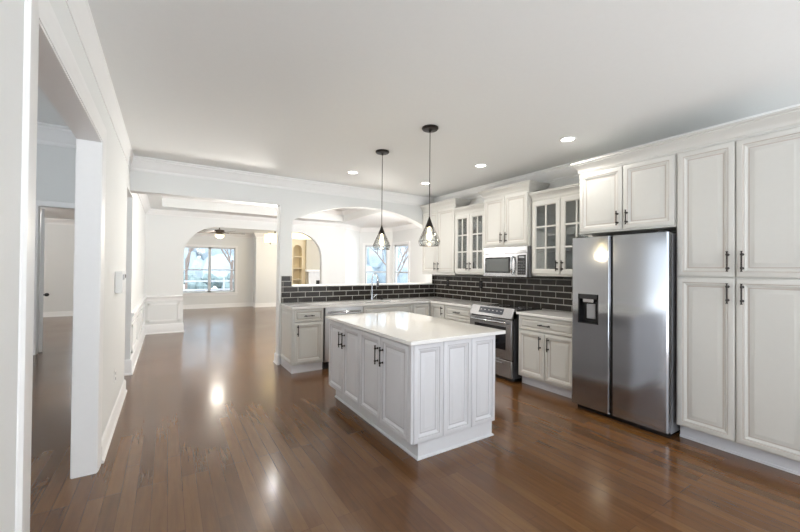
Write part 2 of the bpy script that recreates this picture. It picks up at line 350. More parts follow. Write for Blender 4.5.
# ------------------------------------------------------------------ living room beyond
LZ = 2.72
lv = MB(); YL = 14.5
lf = wallseg((-2.2, YL), (2.72, YL), .12, 0, 2.95, [(2.62, 4.29, .55, 2.17)])
struct('wall_living_far', lf, wallp, label='pale far living room wall with a wide double window')
window('window_3', (-2.2, YL), (2.72, YL), 2.62, 4.29, .55, 2.17, 'wide double window at the far end of the living room', 1)
struct('wall_living_bump', MB().box((2.72, 14.02, 0), (3.95, 14.62, 2.9)), wallp)
nw = MB(); nx0, nx1 = 4.08, 4.42
nw.box((3.95, 14.02, 0), (nx0, 14.12, 2.9)); nw.box((nx1, 14.02, 0), (4.56, 14.12, 2.9)); nw.box((nx0, 14.02, 0), (nx1, 14.12, .62))
nw.prism([(nx0, 2.9), (nx0, 2.15)]+[(nx0+.17-.17*math.cos(PI*i/14), 2.15+.2*math.sin(PI*i/14)) for i in range(15)]+[(nx1, 2.9)], 'y', 14.02, 14.12)
nw.box((nx0, 14.38, .62), (nx1, 14.42, 2.4)); nw.box((nx0-.02, 14.12, .6), (nx0, 14.42, 2.4)); nw.box((nx1, 14.12, .6), (nx1+.02, 14.42, 2.4)); nw.box((nx0, 14.12, 2.38), (nx1, 14.42, 2.42))
struct('wall_niche', nw, cream, label='cream wall with an arched display niche')
for z in (1.0, 1.43, 1.88):
    tag(B((nx0+.002, 14.06, z), (nx1-.002, 14.37, z+.035)).build('niche_shelf', cream), {1.0: 'lowest cream shelf in the arched living room niche', 1.43: 'middle cream shelf in the arched living room niche', 1.88: 'top cream shelf in the arched living room niche'}[z], 'shelf', 'shelves in the arched niche')
struct('wall_chimney', MB().box((4.56, 13.9, 0), (7, 14.5, 2.9)), taupe)
fp = thing('fireplace', 'pale marble fireplace with a mantel in the far living room', 'fireplace', (5.3, 13.88, 0))
sm = MB(); sm.box((-.68, -.10, 0), (-.38, 0, 1.32)); sm.box((.38, -.10, 0), (.68, 0, 1.32)); sm.box((-.38, -.10, .98), (.38, 0, 1.32)); sm.build('surround', stone, fp)
B((-.80, -.20, 1.32), (.80, 0, 1.40)).build('mantel_shelf', trimp, fp, .006)
B((-.38, -.04, 0), (.38, -.01, .98)).build('firebox', mat('firebox_black', (.03, .03, .03), .8), fp)
struct('ceiling_living', B((-2.2, YD+.14, LZ), (7, 14.6, LZ+.06)), ceilp)
struct('trim_9', MB().sweep([(-2.2, YL), (2.72, YL), (2.72, 14.02), (4.56, 14.02)], rev([(d, z-CZ+LZ) for d, z in CROWN])), trimp, label='crown molding of the far living room wall')
struct('baseboard_living', MB().sweep([(-2.2, YL), (2.72, YL), (2.72, 14.02), (3.95, 14.02)], rev(BASE)), trimp)
struct('trim_10', MB().sweep([(2.30, YD+.14), (2.31, YD+.14)], BASE), trimp) if False else None
# ------------------------------------------------------------------ foyer seen through the left opening
FZ = 3.75; YF = 8.1
struct('wall_foyer_far', MB().box((-6, YF, 0), (-1.80, YF+.13, FZ)).box((-1.80, YF, 2.42), (WL-.13, YF+.13, FZ)), wallp)
struct('wall_foyer_left', MB().box((-6.1, -3, 0), (-6, 3, FZ)).box((-6.1, 3, 2.4), (-6, 5.5, FZ)).box((-6.1, 5.5, 0), (-6, 14.1, FZ)), wallp)  # unseen wall added to cut the side light, with a gap left in it
struct('wall_foyer_near', MB().box((-6, -3.1, 0), (WL-.13, -3, 1.2)).box((-6, -3.1, 2.6), (WL-.13, -3, FZ)), wallp)
struct('wall_hall_far', B((-6, 14.0, 0), (-2.3, 14.12, 3.1)), wallp, label='grey-white wall at the far end of the hall')
struct('ceiling_hall', B((-6, YF+.13, 2.80), (-2.2, 14, 2.86)).box((-2.2, YF+.13, 2.80), (WL-.13, YD+.14, 2.86)), ceilp)
struct('ceiling_foyer', B((-6, -3, FZ), (WL-.13, YF, FZ+.06)), ceilp)
struct('wall_foyer_upper', B((WL-.13, -3, CZ+.1), (WL-.11, YF, FZ)), wallp)
struct('trim_11', MB().sweep([(-6, YF), (WL-.13, YF)], rev([(d*1.6, FZ-(CZ-z)*1.9) for d, z in CROWN])), trimp, label='large crown molding high in the foyer')
struct('trim_12', MB().sweep([(-6, 14), (-2.3, 14)], rev([(d, z) for d, z in CROWN])), trimp, label='crown molding at the end of the hall')
struct('baseboard_hall', MB().sweep([(-6, 14), (-2.3, 14)], rev(BASE)), trimp)
struct('trim_13', MB().box((-1.89, YF-.02, 0), (-1.80, YF, 2.51)).box((-1.80, YF-.02, 2.42), (WL-.13, YF, 2.51)), trimp, bev=.003, label='white casing of the hall doorway')
dd = bpy.data.objects.new('door_1', None); C.objects.link(dd); dd.location = (-1.775, YF+.14, 0); dd.rotation_euler = (0, 0, math.radians(12.5)); dd['kind'] = 'structure'; dd['label'] = 'white hall door standing open, seen edge-on'
B((-.022, 0, .01), (.022, .8, 2.40)).build('door_leaf', trimp, dd, .003)
kb = MB(); kb.cyl((.022, .05, .96), (.05, .05, .96), .012); kb.lathe([(0.001, -.03), (.02, -.024), (.03, -.008), (.03, .008), (.02, .024), (.001, .03)], (.065, .05, .96), 16); kb.build('door_knob', bronze, dd)

# ------------------------------------------------------------------ cabinet part builders (local: x right, y into the wall, z up, front at y=0)
PROF = lambda t, s=1: [(0, -.001), (0, t-.006), (.004, t-.002), (.009, t), (.036*s, t), (.041*s, t-.005), (.048*s, t-.004), (.053*s, t-.009), (.064*s, t-.015), (.072*s, t-.015), (.098*s, t-.003), (.104*s, t-.003)]
def door(par, x0, x1, z0, z1, m=None, name='door', s=1, t=.021, y=0):
    w = min(x1-x0, z1-z0)
    if w < .24: s = min(s, w/.27)
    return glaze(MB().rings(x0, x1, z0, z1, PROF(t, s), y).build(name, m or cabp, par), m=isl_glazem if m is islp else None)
def pull(par, x, z, L=.13, vert=True, y=-.021, m=None, name='handle'):
    mb = MB(); d = Vector((0, 0, 1)) if vert else Vector((1, 0, 0)); c = Vector((x, y-.03, z)); n = 10
    mb.cyl(c-d*L/2, c+d*L/2, .0055, n)
    for sg in (-1, 1):
        q = c+d*sg*(L/2-.022); mb.cyl((q.x, y, q.z), q, .005, n); mb.cyl((q.x, y, q.z), (q.x, y-.004, q.z), .010, n)
        mb.cyl(q-d*.007, q+d*.007, .0085, n); mb.cyl(c+d*sg*(L/2), c+d*sg*(L/2+.005), .008, n)
    return mb.build(name, m or bronze, par)
def glass_door(par, x0, x1, z0, z1, cols=2, rows=3):
    s = .062; t = .021; mb = MB()
    # outer frame from rings with a hole: four mitred rails
    pr = [(0, 0), (0, t-.004), (.005, t), (s-.012, t), (s-.004, t-.006), (s, t-.010), (s, 0)]
    for k in range(4):
        vs = []
        for ins, h in pr:
            c = [(x0+ins, z0+ins), (x1-ins, z0+ins), (x1-ins, z1-ins), (x0+ins, z1-ins)]
            a, b = c[k], c[(k+1) % 4]; vs += [(a[0], -h, a[1]), (b[0], -h, b[1])]
        n = len(pr); mb.add(vs, [(2*i, 2*i+1, 2*((i+1) % n)+1, 2*((i+1) % n)) for i in range(n)])
    for i in range(1, cols): x = x0+s+(x1-x0-2*s)*i/cols; mb.box((x-.010, -.014, z0+s), (x+.010, -.002, z1-s))
    for j in range(1, rows): z = z0+s+(z1-z0-2*s)*j/rows; mb.box((x0+s, -.0142, z-.010), (x1-s, -.0018, z+.010))
    d = mb.build('door', cabp, par)
    B((x0+s-.006, -.006, z0+s-.006), (x1-s+.006, -.003, z1-s+.006)).build('glass_pane', cabglass, d)
    return d
CAPR = [(0, 0), (.004, 0), (.006, .012), (.012, .018), (.012, .03), (.022, .05), (.045, .078), (.058, .088), (.058, .098), (.070, .104), (.070, .118), (0, .118)]
def cab_crown(par, x0, x1, dep, z, h=1.0, left=True, right=True, name='crown', m=None):
    P = []
    if left: P.append((x0, dep))
    P += [(x0, 0), (x1, 0)]
    if right: P.append((x1, dep))
    return MB().sweep(P, [(-d, z+zz*h) for d, zz in CAPR]).build(name, m or cabp, par)
def hollow(mb, w, dep, z0, z1, t=.018, front=.0):
    mb.box((0, front, z0), (t, dep, z1)); mb.box((w-t, front, z0), (w, dep, z1)); mb.box((t, front, z0), (w-t, dep, z0+t)); mb.box((t, front, z1-t), (w-t, dep, z1)); mb.box((t, dep-.008, z0+t), (w-t, dep, z1-t)); return mb
# ------------------------------------------------------------------ back run base cabinets (faces -y, face at y=4.90)
YF0 = 4.90; DB = YB-YF0-.004
def base_body(t, w, dep, m=None, top=.884, ts=.07):
    B((0, .001, .11), (w, dep, top)).build('body', m or cabp, t); return B((0.0, ts, 0), (w, dep-.05, .11)).build('toe_kick', toep, t)
t = thing('base_cabinet', 'short base cabinet with one drawer at the left end, beside the dining opening', 'cabinet', (1.43, YF0, 0))
B((0, .001, .11), (.44, DB, .884)).build('body', cabp, t)
tk = MB().box((.0, .03, 0), (.44, DB-.02, .11)).box((-.004, .022, 0), (.44, .03, .02)); tk.build('toe_kick', islp, t)
d = door(t, .02, .425, .70, .868, name='drawer', s=.55); pull(d, .22, .785, .13, False)
d = door(t, .02, .425, .135, .69); pull(d, .065, .59, .14)
sp = MB().rings(-DB+.01, -.015, .12, .875, PROF(.012, .8)).build('side_panel', cabp, t, rot=(0, 0, -PI/2))
# dishwasher
t = thing('dishwasher', 'stainless dishwasher under the white worktop, left of the sink', 'dishwasher', (1.885, YF0, 0))
B((.002, .002, .10), (.593, DB-.02, .882)).build('body', steel_dark, t); B((.01, .05, 0), (.585, DB-.1, .10)).build('toe_kick', blackp, t)
d = B((.004, -.022, .11), (.591, 0, .77)).build('door', steel_pale, t, .004)
B((.004, -.024, .775), (.591, 0, .879)).build('control_panel', steel_pale, t, .004)
hb = MB(); hb.tube([(.05, -.022, .815), (.055, -.055, .815), (.09, -.066, .815), (.505, -.066, .815), (.54, -.055, .815), (.545, -.022, .815)], .013, 10); hb.build('handle', chrome, t)
# sink base
t = thing('sink_cabinet', 'base cabinet under the sink with a long false drawer front', 'cabinet', (2.485, YF0, 0))
B((0, .001, .11), (.915, DB, .64)).box((0, .001, .64), (.915, .03, .884)).build('body', cabp, t); B((0, .07, 0), (.915, DB-.05, .11)).build('toe_kick', toep, t)
door(t, .015, .90, .70, .868, name='false_front', s=.55)
for a, b, hx in ((.015, .452, .40), (.463, .90, .51)): d = door(t, a, b, .135, .69); pull(d, hx, .59, .14)
# corner cabinet
t = thing('corner_base_cabinet', 'corner base cabinet where the two worktop runs meet', 'cabinet', (3.405, YF0, 0))
cb = MB().box((0, .001, .11), (WR-3.405-.004, DB, .884)); cb.box((.375, -.40, .11), (WR-3.405-.004, .001, .884)); cb.build('body', cabp, t)
tk = MB().box((0, .07, 0), (WR-3.45, DB-.05, .11)).box((.44, -.40, 0), (WR-3.45, .07, .11)); tk.build('toe_kick', toep, t)
door(t, .015, .34, .135, .868)
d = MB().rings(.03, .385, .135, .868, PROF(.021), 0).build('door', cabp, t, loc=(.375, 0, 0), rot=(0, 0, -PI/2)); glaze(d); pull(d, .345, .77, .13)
# ------------------------------------------------------------------ right run
XF = 3.775; DR = WR-XF-.004
t = thing('drawer_cabinet', 'base cabinet with drawers between the corner and the range', 'cabinet', (XF, 4.495, 0), RX)
base_body(t, .63, DR)
for z0, z1 in ((.70, .868), (.42, .69), (.135, .41)): d = door(t, .015, .615, z0, z1, name='drawer', s=.6); pull(d, .315, (z0+z1)/2, .13, False)
t = thing('base_cabinet', 'two-door base cabinet with a drawer, between range and refrigerator', 'cabinet', (XF, 3.035, 0), RX)
base_body(t, .78, DR)
d = door(t, .015, .765, .70, .868, name='drawer', s=.6); pull(d, .40, .785, .15, False)
d = door(t, .015, .385, .135, .69); pull(d, .335, .57, .15)
d = door(t, .395, .765, .135, .69); pull(d, .445, .57, .15)
# worktops
ct = MB(); z0, z1 = .8845, .9145; ye = YF0-.045; xe = XF-.04; Y1 = YB-.013; X1 = WR-.013
sx0, sx1, sy0, sy1 = 2.60, 3.24, 5.00, 5.34
ct.box((1.412, ye, z0), (sx0, Y1, z1)); ct.box((sx1, ye, z0), (X1, Y1, z1)); ct.box((sx0, ye, z0), (sx1, sy0, z1)); ct.box((sx0, sy1, z0), (sx1, Y1, z1)); ct.box((xe, 3.865, z0), (X1, ye, z1))
tag(ct.build('worktop', quartz), 'L-shaped white quartz worktop around the sink and corner', 'worktop')
tag(B((xe, 2.245, z0), (X1, 3.045, z1)).build('worktop', quartz, bev=.003), 'short white quartz worktop between range and refrigerator', 'worktop')
t = thing('sink', 'undermount stainless sink set in the white worktop', 'sink', (0, 0, 0))
sk = MB(); g = .012
for a, b in (((sx0-g, sy0-g, .68), (sx0, sy1+g, z0-.001)), ((sx1, sy0-g, .68), (sx1+g, sy1+g, z0-.001)), ((sx0, sy0-g, .68), (sx1, sy0, z0-.001)), ((sx0, sy1, .68), (sx1, sy1+g, z0-.001)), ((sx0-g, sy0-g, .668), (sx1+g, sy1+g, .68))): sk.box(a, b)
sk.build('basin', steel, t)
MB().lathe([(.045, 0), (.045, .004), (.03, .004), (.028, .001)], (2.92, 5.2, .68)).build('drain', chrome, t)
# faucet
t = thing('faucet', 'tall gooseneck chrome faucet standing behind the sink', 'faucet', (2.925, 5.415, .9147))
MB().lathe([(.03, 0), (.03, .008), (.022, .014), (.019, .05), (.016, .08), (.016, .11)]).build('base', chrome, t)
pts = [(0, 0, .10), (0, 0, .34)]+[(0, -.10+.10*math.cos(a), .345+.105*math.sin(a)) for a in [PI*i/14 for i in range(1, 14)]]+[(0, -.20, .33)]
MB().tube(pts, .0115, 12).build('spout', chrome, t)
MB().lathe([(.013, 0), (.017, -.01), (.018, -.09), (.014, -.10)], (0, -.20, .335), 16).build('spray_head', mat('dark_chrome', (.2, .2, .22), .25, 1), t)
hm = MB(); hm.cyl((0.012, 0, .045), (.04, 0, .045), .012); hm.tube([(.035, 0, .045), (.05, 0, .06), (.085, -.01, .10)], .006, 8); hm.build('lever', chrome, t)
t = thing('soap_dispenser', 'small dark soap pump beside the faucet', 'soap dispenser', (3.12, 5.415, .9147))
MB().lathe([(.022, 0), (.022, .006), (.012, .012), (.012, .05), (.016, .055), (.016, .075), (.01, .08)]).build('pump', bronze, t)
MB().tube([(0, 0, .075), (0, -.03, .085), (0, -.07, .078)], .006, 8).build('nozzle', bronze, t)
# ------------------------------------------------------------------ backsplash
def tiles_face(u0, u1, z0, z1, f, off=0, shape=None):
    mb = MB(); pz = .0825; pu = .229; g = .004; row = 0; z = z0
    while z < z1-.008:
        zt = min(z+pz-2*g*.9, z1-.002); u = u0-pu+((off+.5*(row % 2)) % 1)*pu
        while u < u1:
            a = max(u+g, u0+.001); b = min(u+pu-g, u1-.001)
            if b-a > .008 and (shape is None or shape(a, b, z, zt)): f(mb, a, b, z+.003, zt)
            u += pu
        z += pz; row += 1
    return mb
def tl_back(mb, a, b, c, d):
    y = YB-.004; e = .0025; mb.add([(a, y, c), (b, y, c), (b, y, d), (a, y, d), (a+e, y-.006, c+e), (b-e, y-.006, c+e), (b-e, y-.006, d-e), (a+e, y-.006, d-e)], [(4, 5, 6, 7), (0, 1, 5, 4), (1, 2, 6, 5), (2, 3, 7, 6), (3, 0, 4, 7)])
def tl_right(mb, a, b, c, d):   # a,b measured as distance from the corner towards the camera
    x = WR-.004; e = .0025; A = YB-a; Bq = YB-b; mb.add([(x, A, c), (x, Bq, c), (x, Bq, d), (x, A, d), (x-.006, A-e, c+e), (x-.006, Bq+e, c+e), (x-.006, Bq+e, d-e), (x-.006, A-e, d-e)], [(4, 5, 6, 7), (0, 1, 5, 4), (1, 2, 6, 5), (2, 3, 7, 6), (3, 0, 4, 7)])
zb = .9155
t = thing('backsplash', 'black subway tile backsplash below the arched pass-through', 'backsplash', (0, 0, 0))
gm = MB().box((1.425, YB-.005, zb), (WR-.005, YB-.0003, 1.158)); gm.box((1.425, YB-.005, 1.158), (1.583, YB-.0003, 1.325)); gm.box((4.272, YB-.005, 1.158), (WR-.005, YB-.0003, 1.325)); gm.build('grout', grout, t)
tb = tiles_face(1.43, WR-.006, zb, 1.158, tl_back, .1); tb2 = tiles_face(1.43, 1.582, 1.163, 1.325, tl_back, .1); tb3 = tiles_face(4.272, WR-.006, 1.163, 1.325, tl_back, .3)
tb.add(tb2.v, tb2.f); tb.add(tb3.v, tb3.f); tb.build('tiles', tilem, t)
t = thing('backsplash', 'black subway tile backsplash on the right wall behind the range', 'backsplash', (0, 0, 0))
B((WR-.005, 2.21, zb), (WR-.0003, YB-.006, 1.345)).build('grout', grout, t)
tiles_face(.012, 3.28, zb, 1.345, tl_right, .35).build('tiles', tilem, t)
for y, lab in ((5.09, 'black outlet plate on the backsplash nearest the corner'), (4.25, 'black outlet plate on the backsplash nearest the microwave')):
    t = thing('outlet', lab, 'outlet', (WR-.0105, y+.035, 1.205), RX, 'outlets in the backsplash')
    B((0, -.006, -.058), (.07, 0, .058)).build('plate', blackp, t, .002)
    for z in (-.024, .024): MB().cyl((.035, -.0085, z), (.035, -.005, z), .016).build('socket', bronze, t)
# ------------------------------------------------------------------ range
t = thing('range', 'stainless slide-in electric range between the base cabinets', 'range', (3.70, 3.848, 0), RX)
rw = .79
rw = .765
B((.0, .04, .04), (rw, .60, .905)).build('body', mat('range_side', (.06, .06, .065), .4), t)
B((.02, .07, 0), (rw-.02, .60, .04)).build('feet', blackp, t)
B((.002, -.0, .28), (rw-.002, .04, .80)).build('oven_door', steel_light, t, .005)
B((.10, -.003, .40), (rw-.10, .001, .70)).build('oven_window', blackg, t, .001)
hb = MB(); hb.tube([(.06, 0, .755), (.06, -.045, .76), (.09, -.055, .76), (rw-.09, -.055, .76), (rw-.06, -.045, .76), (rw-.06, 0, .755)], .012, 10); hb.build('door_handle', chrome, t)
dr = B((.002, 0, .05), (rw-.002, .04, .27)).build('drawer', steel_light, t, .005)
MB().box((.14, -.022, .215), (rw-.14, 0.0, .235)).build('drawer_handle', steel, dr, .004)
cp = MB().prism([(-.012, .815), (.0, .81), (.10, .81), (.10, .945), (.055, .945)], 'x', 0, rw); cp.build('control_panel', steel_light, t, .003)
# display on the sloping panel
n = Vector((0, -.13, .067)).normalized(); 
def slope(x, s): a = Vector((x, -.012, .815)); return a+Vector((0, .067, .13))*s
dp = MB(); q = [slope(.17, .28), slope(.60, .28), slope(.60, .85), slope(.17, .85)]
dp.add([p+n*.0035 for p in q]+[p-n*.002 for p in q], [(0, 1, 2, 3), (7, 6, 5, 4), (0, 4, 5, 1), (1, 5, 6, 2), (2, 6, 7, 3), (3, 7, 4, 0)]); disp = dp.build('display', mat('display_grey', (.06, .065, .08), .15), t)
for i in range(6):
    c = slope(.205+.072*i, .58)+n*.0042; u = Vector((1, 0, 0)); v = n.cross(u)
    MB().add([c-u*.014-v*.006, c+u*.014-v*.006, c+u*.014+v*.006, c-u*.014+v*.006], [(0, 1, 2, 3)]).build('button', greyp, disp)
B((.004, .10, .905), (rw-.004, .618, .921)).build('cooktop', blackg, t, .002)
for x, y, r in ((.2, .25, .09), (.57, .25, .11), (.2, .5, .075), (.57, .5, .09)):
    MB().lathe([(r, 0), (r, .0008), (r-.004, .0008), (r-.004, 0)], (x, y, .9212), 32, False).build('burner_ring', greyp, t)
# ------------------------------------------------------------------ refrigerator
t = thing('refrigerator', 'stainless side-by-side refrigerator with an ice dispenser in the left door', 'refrigerator', (3.60, 2.205, 0), RX)
fw = .885
B((.005, .08, .03), (fw-.005, .712, 1.775)).build('body', steel_dark, t, .004)
B((.02, .09, 0), (fw-.02, .6, .03)).build('feet', blackp, t)
B((.01, .06, .035), (fw-.01, .08, .07)).build('grille', blackp, t)
def fdoor(x0, x1, name, edge):
    mb = MB(); mb.prism([(x0, .07), (x0, .012), (x0+.012, 0), (x1-.012, 0), (x1, .012), (x1, .07)], 'z', .055, 1.785); return mb
sp = .405
# freezer door with a recess for the dispenser
dx0, dx1, dz0, dz1 = .075, .285, .905, 1.205
mb = MB()
mb.prism([(0, .07), (0, .012), (.012, 0), (dx0, 0), (dx0, .07)], 'z', .055, 1.785)
mb.prism([(dx1, .07), (dx1, 0), (sp-.022, 0), (sp-.010, .018), (sp-.010, .07)], 'z', .055, 1.785)
mb.box((dx0, 0, .055), (dx1, .07, dz0)); mb.box((dx0, 0, dz1), (dx1, .07, 1.785)); mb.box((dx0, .058, dz0), (dx1, .07, dz1))
fd = mb.build('freezer_door', steel, t)
mb = MB(); w = .012
mb.box((dx0, -.002, dz0), (dx0+w, .055, dz1)); mb.box((dx1-w, -.002, dz0), (dx1, .055, dz1)); mb.box((dx0, -.002, dz0), (dx1, .055, dz0+w)); mb.box((dx0, -.002, dz1-.05), (dx1, .055, dz1)); mb.box((dx0+w, .05, dz0+w), (dx1-w, .056, dz1-.05))
ds = mb.build('dispenser', blackp, fd)
B((dx0+.05, .0, dz1-.085), (dx1-.05, .03, dz1-.035)).build('dispenser_spout', steel_light, ds, .003)
B((dx0+.07, .035, dz0+.05), (dx1-.05, .048, dz1-.10)).build('dispenser_paddle', greyp, ds, .003)
mb = MB(); mb.prism([(sp+.010, .07), (sp+.010, .018), (sp+.022, 0), (fw-.012, 0), (fw, .012), (fw, .07)], 'z', .055, 1.785)
mb.build('refrigerator_door', steel, t)
mb = MB(); mb.box((sp-.009, .03, .06), (sp+.009, .069, 1.78)); mb.build('handle_recess', blackp, t)
for x in (.03, fw-.09): B((x, .03, 1.786), (x+.06, .12, 1.80)).build('hinge_cover', blackp, t, .003)
# ------------------------------------------------------------------ tall pantry and over-fridge cabinets
XP = 3.715; DP = WR-XP-.004
t = thing('pantry_cabinet', 'tall white pantry cabinet with four paneled doors right of the refrigerator', 'pantry cabinet', (XP, 1.300, 0), RX)
pw = .82
B((0, .001, .12), (pw, DP, 2.475)).build('body', cabp, t); B((0, .075, 0), (pw, DP-.05, .12)).box((0, .066, 0), (pw, .075, .02)).build('toe_kick', toep, t)
for a, b, hx in ((.012, .388, .350), (.397, .812, .436)):
    d = door(t, a, b, 1.405, 2.462, s=1.05); pull(d, hx, 1.525, .15)
    d = door(t, a, b, .13, 1.392, s=1.05); pull(d, hx, 1.275, .15)
t = thing('over_fridge_cabinet', 'two-door white cabinet mounted above the refrigerator', 'cabinet', (XP, 2.19, 0), RX)
ow = .886
B((0, .001, 1.835), (ow, DP, 2.475)).build('body', cabp, t)
d = door(t, .01, .443, 1.850, 2.462, s=1.05); pull(d, .405, 1.96, .13)
d = door(t, .453, .876, 1.850, 2.462, s=1.05); pull(d, .491, 1.96, .13)
cr_ = thing('cabinet_crown', 'long crown molding topping the pantry and over-refrigerator cabinets', 'molding', (XP, 2.19, 0), RX)
cab_crown(cr_, 0, ow+pw+.004, DP, 2.4765, 1.0, True, False, 'molding')
# ------------------------------------------------------------------ wall cabinets on the right
XU = 4.04; DU = WR-XU-.004
t = thing('wall_cabinet', 'tall two-door wall cabinet in the corner, left of the glass doors', 'cabinet', (XU, 5.494, 0), RX)
w = .925
B((0, .001, 1.352), (w, DU, 2.51)).build('body', cabp, t)
d = door(t, .015, .458, 1.39, 2.49); pull(d, .415, 1.50, .13)
d = door(t, .468, .915, 1.39, 2.49); pull(d, .511, 1.50, .13)
cab_crown(t, 0, w, DU, 2.511, 1.0, False, True)
def glass_cab(y, w, label, xs):
    t = thing('glass_wall_cabinet', label, 'cabinet', (XU, y, 0), RX, None)
    mb = hollow(MB(), w, DU, 1.352, 2.365)
    mb.box((0, 0, 1.352), (w, .018, 1.40)); mb.box((0, 0, 2.33), (w, .018, 2.365)); mb.box((w/2-.018, 0, 1.40), (w/2+.018, .018, 2.33))
    bd = mb.build('body', cabp, t)
    il = MB(); il.box((.0185, DU-.010, 1.371), (w-.0185, DU-.0085, 2.345)); il.box((.0185, .02, 1.371), (.020, DU-.01, 2.345)); il.box((w-.020, .02, 1.371), (w-.0185, DU-.01, 2.345)); il.box((.02, .02, 1.3705), (w-.02, DU-.01, 1.372)); il.build('lining', cabin, t)
    for z in (1.68, 2.0): B((.021, .03, z), (w-.021, DU-.011, z+.016)).build('shelf', cabin, t)
    d1 = glass_door(t, .012, w/2-.004, 1.40, 2.335); pull(d1, w/2-.036, 1.50, .12)
    d2 = glass_door(t, w/2+.004, w-.012, 1.40, 2.335); pull(d2, w/2+.036, 1.50, .12)
    cab_crown(t, 0, w, DU, 2.345, .95, False, False)
    return t
glass_cab(4.564, .70, 'glass-door wall cabinet left of the microwave', 0)
glass_cab(3.045, .845, 'glass-door wall cabinet right of the microwave, next to the refrigerator', 0)
XM = 3.985; DM = WR-XM-.004
t = thing('microwave_cabinet', 'two-door wall cabinet directly above the microwave', 'cabinet', (XM, 3.855, 0), RX)
w = .80
B((0, .001, 1.768), (w, DM, 2.50)).build('body', cabp, t)
d = door(t, .012, .396, 1.79, 2.482); pull(d, .355, 1.90, .13)
d = door(t, .404, .788, 1.79, 2.482); pull(d, .445, 1.90, .13)
cab_crown(t, 0, w, DM, 2.501, .95, True, True)
# microwave
t = thing('microwave', 'stainless over-the-range microwave with a black window', 'microwave', (XM-.012, 3.845, 1.352), RX)
w = .78; h = .412
B((0, .03, 0), (w, DM+.005, h)).build('body', steel_dark, t)
B((0, 0, .325), (w, .03, h)).build('vent_panel', steel_light, t, .003)
gr = MB()
for i in range(3): gr.box((.02, -.0015, .338+i*.008), (w-.02, .002, .341+i*.008))
gr.build('vent_grille', blackp, t)
B((0, -.006, 0), (.60, .03, .32)).build('door', steel_light, t, .003)
B((.035, -.009, .05), (.50, -.005, .275)).build('door_window', blackg, t, .001)
B((.06, -.0096, .072), (.475, -.0088, .253)).build('window_reflection', mat('window_reflection', (.13, .14, .14), .12), t)  # grey inset with the reflections on the glass put into its colour
B((.602, -.006, 0), (w, .03, .32)).build('control_side', steel_light, t, .003)
cpn = B((.628, -.009, .03), (w-.02, -.005, .295)).build('keypad', blackg, t, .001)
B((.65, -.0105, .255), (w-.04, -.009, .28)).build('display', greyp, cpn)
kk = MB()
for i in range(3):
    for j in range(5): kk.box((.645+i*.036, -.0102, .05+j*.037), (.67+i*.036, -.009, .068+j*.037))
kk.build('keys', mat('key_grey', (.09, .09, .1), .4), cpn)
MB().tube([(.555, -.006, .04), (.555, -.035, .06), (.555, -.05, .11), (.555, -.052, .16), (.555, -.05, .21), (.555, -.035, .26), (.555, -.006, .28)], .014, 10).build('handle', chrome, t)
# ------------------------------------------------------------------ island
t = thing('kitchen_island', 'white paneled kitchen island in the middle of the floor', 'island', (0, 0, 0))
ix0, ix1, iy0, iy1 = 1.535, 2.405, 2.175, 3.80
B((ix0, iy0, .13), (ix1, iy1, .8835)).build('body', islp, t)
tk = MB().box((1.60, iy0+.008, 0), (ix1-.015, iy1-.02, .13)); tk.sweep([(1.60, iy1-.02), (1.60, iy0+.008), (ix1-.015, iy0+.008), (ix1-.015, iy1-.02)], [(-d, z) for d, z in [(0, 0), (.014, 0), (.012, .010), (0, .018)]]); tk.build('toe_kick', islp, t)
ys = [3.795, 3.402, 3.015, 2.622, 2.20]
for k in range(4):
    a, b = iy1-ys[k], iy1-ys[k+1]
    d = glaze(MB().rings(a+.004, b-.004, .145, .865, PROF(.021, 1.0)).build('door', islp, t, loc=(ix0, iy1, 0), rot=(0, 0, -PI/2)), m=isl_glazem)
    pull(d, (b-.042) if k % 2 == 0 else (a+.042), .71, .15)
B((ix0-.022, iy0-.02, .145), (ix0, iy0+.02, .88)).build('corner_post', islp, t, .004)
xs = [1.537, 1.822, 2.122, 2.403]
for k in range(3):
    door(t, xs[k]+.002, xs[k+1]-.002, .135, .878, islp, 'end_panel', 1.0, .022, iy0)
tag(B((1.478, 2.115, .8845), (2.485, 3.825, .9145)).build('island_worktop', quartz, bev=.004), 'glossy white quartz top of the kitchen island', 'worktop')
